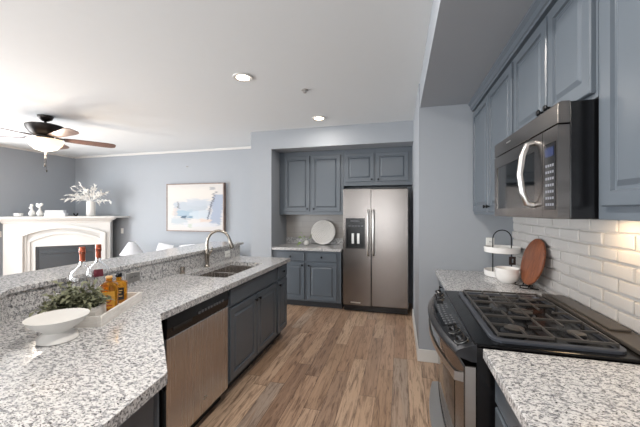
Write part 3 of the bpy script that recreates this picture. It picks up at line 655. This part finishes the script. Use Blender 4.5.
# ---- things on the far counter
cx, cy, zc = .861, 2.975, .914
t = thing('tiered_stand', 'two-tier white tray stand with black arched handle on far counter', 'stand', (cx, cy, zc))
for zz, nm in ((.0, 'lower_tray'), (.205, 'upper_tray')):
    o = obj(nm, lathe([(.125, .0), (.138, .004), (.142, .05), (.138, .052), (.130, .016), (.001, .014)], (cx, cy, zc + zz), 40), WHITE, t, None, 50)
c_, s_ = math.cos(YAW), math.sin(YAW)
ar = [(-.081, 0.052)] + [(-.081, .30)] + [(-.081 * math.cos(a), .315 + .08 * math.sin(a)) for a in [math.pi * k / 12 for k in range(13)]] + [(.081, .30), (.081, .052)]
ar = [(-.081, .0155), (-.081, .15), (-.081, .24)] + [(-.081 * math.cos(a), .325 + .075 * math.sin(a)) for a in [math.pi * k / 12 for k in range(13)]] + [(.081, .24), (.081, .15), (.081, .0155)]
obj('arched_handle', tube([(cx + u * c_, cy + u * s_, zc + v) for u, v in ar], .0045, 8), BLACKM, t, None, 60)
MG = Matrix.Translation((cx + .081 * c_, cy + .081 * s_ - .012, zc + .10)) @ Matrix.Rotation(YAW, 4, 'Z')
obj('hanging_tag', boxes((-.028, .028, -.010, -.004, 0, .018), (-.028, .028, -.010, -.004, .052, .07), (-.028, -.010, -.010, -.004, .018, .052), (.010, .028, -.010, -.004, .018, .052)), plain('dark_wood_tag', (52, 36, 32), .5), t, MG, label='small dark square tag')
for k, (z, l) in enumerate(((0, 'white ribbed bowl, bottom one of the stack before the stand'), (.036, 'white ribbed bowl, top one of the stack before the stand'))):
    s = 1 + .0 * k
    n = 48; rings = []
    for r, zz in ((.048, 0), (.052, .005), (.070, .018), (.082, .045), (.086, .078), (.083, .079), (.077, .050), (.062, .026), (.001, .016)):
        rings.append([((r + (.0008 * math.cos(k2 * math.pi) if .02 < zz < .07 and r > .06 else 0)) * math.cos(2 * math.pi * k2 / n) + .822, (r) * math.sin(2 * math.pi * k2 / n) + 2.72, .914 + z + zz + .0) for k2 in range(n)])
    obj('stacked_bowl', loft(rings), WHITE, smooth=50, label=l, cat='bowl', group='white bowls stacked on the far counter')
# board on an easel
t = thing('round_cutting_board', 'round reddish-brown wooden board leaning against the white brick', 'cutting board', (.93, 2.50, .914))
MB_ = Matrix.Translation((.942, 2.565, 1.108)) @ Matrix.Rotation(R(0), 4, 'Z') @ Matrix.Rotation(R(-76), 4, 'Y')
obj('board', lathe([(.001, -.009), (.169, -.009), (.174, -.005), (.174, .005), (.169, .009), (.001, .009)], (0, 0, 0), 56), WALNUT, t, MB_, 40)
t = thing('plate_easel', 'small black metal easel holding the round wooden board', 'easel', (.93, 2.50, .914))
Me = Matrix.Translation((.932, 2.565, .914)) @ Matrix.Rotation(R(0), 4, 'Z')
for s in (-1, 1):
    obj('leg', tube([(-.085, s * .05, .028), (-.088, s * .05, .010), (-.06, s * .05, .0045), (.03, s * .05, .0045)], .004, 8), BLACKM, t, Me, 50)
    obj('support', tube([(-.035, s * .05, .010), (.030, s * .035, .16)], .004, 8), BLACKM, t, Me, 50)
obj('cross_bar', tube([(.0, -.05, .0045), (.0, .05, .0045)], .004, 8), BLACKM, t, Me, 50)
outlet((.815, KW - .0005, 1.115), 0, 'white outlet on the end wall behind the two-tier stand')

# ---------------------------------------------------------------- ceiling fittings
def downlight(x, y, label, w=9):
    t = thing('recessed_ceiling_light', label, 'ceiling light', (x, y, ZC - .012), 0, 'recessed ceiling lights')
    obj('trim_ring', lathe([(.062, .0115), (.062, .004), (.088, 0), (.092, .004), (.092, .0115)], (x, y, ZC - .012), 32, None, False), TRIM, t, None, 40)
    obj('lens', lathe([(.0615, .0115), (.0615, .005), (.001, .004)], (x, y, ZC - .012), 32), BULB, t)
    l = bpy.data.lights.new('downlight', 'AREA'); l.shape = 'DISK'; l.size = .12; l.energy = w; l.color = (1, .93, .86)
    o = bpy.data.objects.new('downlight_lamp', l); COL.objects.link(o); o.location = (x, y, ZC - .02)
downlight(-1.428, 2.59, 'glowing recessed ceiling light nearer the viewer, above the sink', 6)
downlight(-1.062, 3.99, 'glowing recessed ceiling light in front of the refrigerator alcove', 4)
downlight(-.30, 1.0, 'added unseen recessed fill light above the aisle between dishwasher and range', 20)  # added out of view to brighten dishwasher and peninsula fronts
downlight(-.6, -1.4, 'added unseen recessed fill light behind the viewer', 14)  # unseen fill lamp, added to lift the kitchen light
t = thing('fire_sprinkler', 'small grey sprinkler head on the ceiling between the two recessed lights', 'sprinkler', (-.957, 3.03, ZC - .03))
obj('escutcheon', lathe([(.036, .0295), (.036, .024), (.02, .016)], (-.957, 3.03, ZC - .03), 24), plain('sprinkler_grey', (170, 168, 165), .4, .4), t, None, 40)
obj('deflector', lathe([(.008, .0158), (.006, .004), (.018, .003), (.018, 0)], (-.957, 3.03, ZC - .03), 20), bpy.data.materials['sprinkler_grey'], t, None, 40)
# ceiling fan
FXc, FYc = -4.55, 2.99
t = thing('ceiling_fan', 'bronze ceiling fan with five wooden blades and lit glass bowl', 'ceiling fan', (FXc, FYc, 2.1))
obj('canopy', lathe([(.085, 0), (.085, -.012), (.07, -.045), (.03, -.07), (.001, -.072)], (FXc, FYc, ZC - .001), 32), BRONZE, t, None, 50)
obj('downrod', lathe([(.013, -.07), (.013, -.13)], (FXc, FYc, ZC), 14), BRONZE, t, None, 50)
obj('motor_housing', lathe([(.03, 2.625), (.185, 2.615), (.21, 2.60), (.20, 2.56), (.16, 2.50), (.09, 2.47), (.001, 2.47)], (FXc, FYc, 0), 40), BRONZE, t, None, 50)
for k in range(5):
    a = R(58 + 72 * k); Mb = Matrix.Translation((FXc, FYc, 2.45)) @ Matrix.Rotation(a, 4, 'Z') @ Matrix.Rotation(R(-14), 4, 'X')
    out = [(.20, -.05), (.30, -.062), (.66, -.076), (.74, -.070), (.78, -.045), (.785, 0), (.78, .045), (.74, .070), (.66, .076), (.30, .062), (.20, .05)]
    bl = obj('blade', prism(out, -.004, .004), FANWOOD, t, Mb)
    obj('blade_bracket', boxes((.10, .24, -.02, .02, .0042, .012), (.19, .27, -.04, .04, .0042, .008)), BRONZE, bl, Mb)
fg = NT('fan_bowl_glass'); fg.base(lin((255, 240, 222))); fg.P(Roughness=.4, Emission_Color=lin((255, 224, 190)), Emission_Strength=.7)
obj('light_fitter', lathe([(.09, 2.469), (.09, 2.43), (.14, 2.42), (.14, 2.412)], (FXc, FYc, 0), 32), BRONZE, t, None, 50)
obj('glass_bowl', lathe([(.185, 2.425), (.195, 2.415), (.175, 2.36), (.115, 2.30), (.03, 2.275), (.001, 2.275)], (FXc, FYc, 0), 40), fg.m, t, None, 60, label='glowing frosted glass bowl')
obj('finial', lathe([(.001, 2.274), (.02, 2.27), (.022, 2.26), (.008, 2.25), (.012, 2.238), (.001, 2.23)], (FXc, FYc, 0), 16), BRONZE, t, None, 50)
for dx, zl in ((-.012, 2.10), (.02, 2.03)):
    ch = obj('pull_chain', tube([(FXc + dx, FYc, 2.262), (FXc + dx, FYc, zl)], .0022, 6), BRONZE, t)
    obj('fob', lathe([(.001, 0), (.009, -.006), (.010, -.03), (.001, -.04)], (FXc + dx, FYc, zl), 12), BRONZE, ch, None, 50)
for (lx, ly, lz, e, r_) in ((FXc, FYc, 2.20, 16, .05),):
    l = bpy.data.lights.new('fan_lamp', 'POINT'); l.energy = e; l.color = (1, .86, .70); l.shadow_soft_size = r_
    o = bpy.data.objects.new('fan_lamp', l); COL.objects.link(o); o.location = (lx, ly, lz)

# ---------------------------------------------------------------- living room
# corner fireplace: local x from the right end to the left end, local +y to the corner
ph = math.atan2(-.643, -.766); fo = (-5.86, 5.20)
MF = Matrix.Translation((fo[0], fo[1], 0)) @ Matrix.Rotation(ph, 4, 'Z') @ Matrix.Scale(-1, 4, (0, 1, 0))
# here local +y points away from the corner when mirrored; flip so that -y faces the room
def tf(x, y, z): return MF @ Vector((x, y, z))
sgn = 1 if (tf(1, -1, 0) - tf(1, 0, 0)).dot(Vector((1, -1, 0))) > 0 else -1
if sgn < 0: MF = MF @ Matrix.Scale(-1, 4, (0, 1, 0))
W = 1.86
t = thing('fireplace', 'white corner fireplace with arched surround and wide mantel shelf', 'fireplace', (-6.45, 4.75, 0))
def arch(xa, xb, zs, rise, n=14): return [(xa + (xb - xa) * k / n, zs + rise * math.sin(math.pi * k / n) ** .8) for k in range(n + 1)]
def arch_ring(ao, ai, y0, y1):
    """solid between outer arch outline and inner one (legs to the floor)"""
    bm = bmesh.new(); o_ = [(ao[0][0], 0)] + ao + [(ao[-1][0], 0)]; i_ = [(ai[0][0], 0)] + ai + [(ai[-1][0], 0)]
    A_ = [[bm.verts.new((x, y, z)) for x, z in l] for l in (o_, i_) for y in (y0, y1)]
    of, ob, inf, inb = A_[0], A_[1], A_[2], A_[3]; n = len(o_)
    for k in range(n - 1):
        bm.faces.new((of[k], of[k + 1], inf[k + 1], inf[k])); bm.faces.new((ob[k], ob[k + 1], inb[k + 1], inb[k]))
        bm.faces.new((of[k], of[k + 1], ob[k + 1], ob[k])); bm.faces.new((inf[k], inf[k + 1], inb[k + 1], inb[k]))
    bm.faces.new((of[0], inf[0], inb[0], ob[0])); bm.faces.new((of[-1], inf[-1], inb[-1], ob[-1])); return bm
# chest: block filling the corner
cor = MF.inverted() @ Vector((XL + .004, YF - .004, 0))
pR = MF.inverted() @ Vector((fo[0] + .35, YF - .004, 0)); 
bodyp = [(.06, .0), (W - .06, .0), (W - .06, .10), (cor.x, cor.y), (.06, .10)]
top_line = 1.30
fbw0, fbw1, fbz = W / 2 - .55, W / 2 + .41, .78
bm = bmesh.new()
prism([(.11, 0), (fbw0 - .12, 0), (fbw0 - .12, .3), (.11, .3)], 0, top_line, bm)
prism([(fbw1 + .12, 0), (W - .06, 0), (W - .06, .3), (fbw1 + .12, .3)], 0, top_line, bm)
prism([(fbw0 - .12, 0.03), (fbw0, 0.03), (fbw0, .3), (fbw0 - .12, .3)], 0, top_line, bm)
prism([(fbw1, 0.03), (fbw1 + .12, 0.03), (fbw1 + .12, .3), (fbw1, .3)], 0, top_line, bm)
prism([(fbw0, .03), (fbw1, .03), (fbw1, .3), (fbw0, .3)], fbz, top_line, bm)
prism([(fbw0, .28), (fbw1, .28), (fbw1, .3), (fbw0, .3)], 0, fbz, bm)
obj('surround', bm, TRIM, t, MF)
obj('spandrel', arch_ring([(x, top_line) for x, z in arch(fbw0 - .121, fbw1 + .121, 0, 0)], arch(fbw0 - .12, fbw1 + .12, 1.02, .18), 0, .03), TRIM, t, MF)
obj('arch_moulding', arch_ring(arch(fbw0 - .20, fbw1 + .28, 1.03, .17), arch(fbw0 - .10, fbw1 + .16, .99, .14), -.045, -.0005), TRIM, t, MF, bevel=.012)
obj('inner_moulding', arch_ring(arch(fbw0 - .12, fbw1 + .12, .90, .17), arch(fbw0 - .07, fbw1 + .07, .87, .15), .004, .029), TRIM, t, MF, bevel=.008)
md = [(0, 1.24), (-.02, 1.25), (-.03, 1.28), (-.08, 1.30), (-.10, 1.32), (-.12, 1.335)]
ringsM = []
for y, z in md: ringsM.append([(.11 + y * .9, y, z), (W - .06 - y * .9, y, z), (W - .06 - y * .9, .10, z), (.11 + y * .9, .10, z)])
obj('mantel_moulding', loft(ringsM), TRIM, t, MF)
# triangular shelf running to the corner
e1 = MF @ Vector((.03, -.13, 0)); e2 = MF @ Vector((W + .05, -.13, 0))
sh = [(e1.x, e1.y), (e1.x + .02, YF - .006), (XL + .006, YF - .006), (XL + .006, e2.y - .02), (e2.x, e2.y)]
sh = [(max(x, XL + .006), y) for x, y in sh]
obj('mantel_shelf', prism(sh, 1.336, 1.372), TRIM, t, Matrix.Identity(4), bevel=.005)
fbx = obj('firebox', boxes((fbw0 + .002, fbw1 - .002, .20, .275, .0, fbz - .002)), plain('firebox_dark', (70, 74, 78), .5), t, MF)
obj('glass_door', boxes((fbw0 + .002, fbw0 + .04, .05, .08, 0, fbz - .002), (fbw1 - .04, fbw1 - .002, .05, .08, 0, fbz - .002), (fbw0 + .04, fbw1 - .04, .05, .08, fbz - .05, fbz - .002), (fbw0 + .04, fbw1 - .04, .05, .08, fbz - .16, fbz - .145)), plain('hearth_frame', (34, 36, 40), .3), t, MF, label='dark metal door frame')
obj('glass_pane', boxes((fbw0 + .04, fbw1 - .04, .06, .066, 0, fbz - .16), (fbw0 + .04, fbw1 - .04, .058, .066, fbz - .145, fbz - .05)), plain('hearth_glass', (50, 56, 61), .2), t, MF)
ZM = 1.3725
def mant(x, y): v = MF @ Vector((x, y, 0)); return v.x, v.y
# vase with white leaves
vx, vy = mant(.46, .08)
t = thing('tall_white_vase', 'tall white cylinder vase with bleached leafy branches on the mantel', 'vase', (vx, vy, ZM))
obj('vase', lathe([(.075, 0), (.082, .006), (.080, .30), (.074, .305), (.070, .30), (.070, .02), (.001, .015)], (vx, vy, ZM), 32), MATTEW, t, None, 50)
fb = bmesh.new(); rv = Vector((c_, s_, 0)); fw = Vector((-s_, c_, 0))
for i in range(26):
    a = R(random.uniform(5, 175)); d = (rv * math.cos(a) * 1.15 + Vector((0, 0, 1)) * (math.sin(a) * .95 + .03) + fw * random.uniform(-.5, .15)); ln = random.uniform(.22, .44)
    p = Vector((vx, vy, ZM + .29)); pts = [p + d * ln * f + Vector((0, 0, .02 * math.sin(f * 3) - .05 * f * f * abs(math.cos(a)))) for f in (0, .25, .5, .75, 1)]
    tube(pts, .0025, 5, fb)
    for k in range(8):
        f = .3 + .7 * k / 7; pp = p + d * ln * f + Vector((0, 0, .02 * math.sin(f * 3) - .05 * f * f * abs(math.cos(a))))
        leaf(fb, pp, d + Vector((random.uniform(-.7, .7), random.uniform(-.5, .3), random.uniform(-.8, .7))), random.uniform(.08, .13), .042)
obj('branches', fb, WLEAF, t)
# books / boxes
for k, (x, w, d, z0, h, l) in enumerate(((1.04, .34, .20, 0, .062, 'white keepsake book, thick lower one in the mantel pair'), (1.05, .30, .18, .0625, .060, 'pale grey-white keepsake book, upper one in the mantel pair'))):
    px, py = mant(x, .10); Mk = MF.copy(); 
    t = thing('mantel_book', l, 'book', (px, py, ZM + z0), 0, 'books stacked on the mantel')
    mk = MF @ Matrix.Translation((x, .10, ZM + z0))
    obj('cover', boxes((-w / 2, w / 2, -d / 2, d / 2, 0, .006), (-w / 2, w / 2, -d / 2, d / 2, h - .006, h), (-w / 2, -w / 2 + .006, -d / 2, d / 2, .006, h - .006)), plain('book_cover', (222, 224, 230), .5) if k == 0 else bpy.data.materials['book_cover'], t, mk)
    obj('pages', box(-w / 2 + .006, w / 2 - .008, -d / 2 + .008, d / 2 - .008, .006, h - .006), MATTEW, t, mk)
px, py = mant(.72, .10)
t = thing('small_dark_ornament', 'small dark curled ornament on the mantel between books and tall vase', 'ornament', (px, py, ZM))
obj('curl', tube([(px + .05 * math.cos(a) - .0, py + .02 * math.sin(a), ZM + .035 + .026 * math.sin(a * 2)) for a in [k * .45 for k in range(15)]], .009, 8), BLACKM, t, None, 60)
for (x, h, lab) in ((1.28, .17, 'white round bottle vase, right of the pair on the mantel'), (1.40, .15, 'white round bottle vase, left of the pair on the mantel')):
    px, py = mant(x, .06)
    t = thing('round_bud_vase', lab, 'vase', (px, py, ZM), 0, 'white bud vases on the mantel')
    obj('vase', lathe([(.025, 0), (.052, .03), (.055, .065), (.042, .10), (.02, .13), (.016, h), (.019, h + .008), (.012, h + .008), (.012, .1), (.001, .09)], (px, py, ZM), 24), MATTEW, t, None, 50)
    fl = bmesh.new()
    for j in range(5 if x < 1.3 else 3):
        c = Vector((px, py, ZM + h)) + rv * random.uniform(-.05, .05) + Vector((0, 0, random.uniform(.01, .07)))
        bmesh.ops.create_icosphere(fl, subdivisions=2, radius=.028, matrix=Matrix.Translation(c)); tube([(px, py, ZM + h - .01), tuple(c)], .002, 5, fl)
    obj('blossoms', fl, WLEAF, t, None, 60)
px, py = mant(1.60, .06)
obj('mantel_candle_bowl', lathe([(.05, 0), (.068, .01), (.07, .065), (.062, .066), (.060, .03), (.001, .028)], (px, py, ZM), 28), WHITE, smooth=50, label='small white cylindrical bowl at the left end of the mantel', cat='bowl')
# wall plates beside the fireplace
outlet((-5.98 + .0, YF - .0005, .98), 0, 'white switch plate on the far wall right of the fireplace')
outlet((XL + .0005, 4.05, .98), R(90), 'white switch plate on the left wall beside the fireplace')
t = thing('thermostat_sensor', 'tiny grey sensor high on the far wall above the painting', 'sensor', (-4.29, YF - .0005, 2.40))
Ms = Matrix.Translation((-4.29, YF, 2.40))
obj('plate', loft([rectring(-.02, .02, -.01, .02, y) for y in (-.0005, -.012)]), bpy.data.materials['sprinkler_grey'], t, Ms); obj('lens', box(-.006, .006, -.016, -.012, -.002, .010), BLACKP, t, Ms)
# painting
t = thing('abstract_painting', 'wide abstract canvas in cream and blue on the far wall', 'painting', (-4.06, YF - .03, 1.06))
px0, px1, pz0, pz1 = -4.74, -3.385, 1.06, 2.045
obj('canvas', box(px0 + .02, px1 - .02, YF - .072, YF - .012, pz0 + .02, pz1 - .02), art(), t)
obj('frame', boxes((px0, px0 + .018, YF - .08, YF - .001, pz0, pz1), (px1 - .018, px1, YF - .08, YF - .001, pz0, pz1), (px0 + .018, px1 - .018, YF - .08, YF - .001, pz0, pz0 + .018), (px0 + .018, px1 - .018, YF - .08, YF - .001, pz1 - .018, pz1)), board_wood('frame_wood', (142, 122, 112), (112, 94, 86)), t)
# side table, lamp, sofa
t = thing('round_side_table', 'round white side table under the cone shaded lamp', 'table', (-5.22, 4.98, 0))
obj('tabletop', lathe([(.24, .50), (.25, .505), (.25, .525), (.24, .53)], (-5.22, 4.98, 0), 32), TRIM, t, None, 40)
obj('pedestal', lathe([(.16, .002), (.16, .02), (.03, .05), (.025, .45), (.06, .4995)], (-5.22, 4.98, 0), 24), TRIM, t, None, 40)
t = thing('table_lamp', 'white cone shaded table lamp right of the fireplace', 'lamp', (-5.22, 4.98, .531))
obj('lamp_base', lathe([(.07, 0), (.07, .015), (.045, .03), (.06, .08), (.03, .13), (.012, .15), (.012, .20)], (-5.22, 4.98, .531), 24), WHITE, t, None, 40)
obj('lamp_shade', lathe([(.215, .08), (.06, .325), (.056, .325), (.21, .082)], (-5.22, 4.98, .531), 36, None, False), FABW, t, None, 40)
t = thing('sofa', 'white upholstered sofa against the far wall below the painting', 'sofa', (-4.0, 4.95, 0))
sx0, sx1 = -4.90, -2.95
obj('base', box(sx0 + .15, sx1 - .15, 4.45, 5.38, .12, .30), FABW, t, bevel=.03)
obj('backrest', box(sx0 + .15, sx1 - .15, 5.16, 5.40, .30, .72), FABW, t, bevel=.06, seg=4)
for a in (sx0, sx1 - .15): obj('armrest', box(a, a + .149, 4.45, 5.38, .12, .62), FABW, t, bevel=.05, seg=4)
for k in range(2):
    m = (sx1 - sx0 - .31) / 2; obj('seat_cushion', box(sx0 + .153 + m * k, sx0 + .149 + m * (k + 1), 4.44, 5.155, .301, .46), FABW, t, bevel=.04, seg=4)
for x in (sx0 + .2, sx1 - .2):
    for y in (4.52, 5.3): obj('leg', lathe([(.02, 0), (.028, .119)], (x, y, 0), 12), FANWOOD, t)
for x, tilt, lab in ((-4.50, 8, 'white throw pillow, left one on the sofa'), (-3.98, -6, 'white throw pillow, middle one on the sofa'), (-3.40, 5, 'white throw pillow, right one on the sofa')):
    M = Matrix.Translation((x, 5.02, .655)) @ Matrix.Rotation(R(tilt), 4, 'Y') @ Matrix.Rotation(R(-14), 4, 'X')
    bm = bmesh.new(); bmesh.ops.create_grid(bm, x_segments=8, y_segments=8, size=.18)
    top = [v for v in bm.verts]
    r_ = bmesh.ops.duplicate(bm, geom=bm.verts[:] + bm.edges[:] + bm.faces[:])
    dup = [g for g in r_['geom'] if isinstance(g, bmesh.types.BMVert)]
    for s, vv in ((1, top), (-1, dup)):
        for v in vv: v.co.z = s * .075 * max(0, (1 - (v.co.x / .18) ** 2)) ** .5 * max(0, (1 - (v.co.y / .18) ** 2)) ** .5
    bmesh.ops.remove_doubles(bm, verts=bm.verts[:], dist=1e-4)
    obj('throw_pillow', bm, FABW, None, M @ Matrix.Rotation(R(90), 4, 'X'), 80, label=lab, cat='pillow', group='white throw pillows on the sofa')
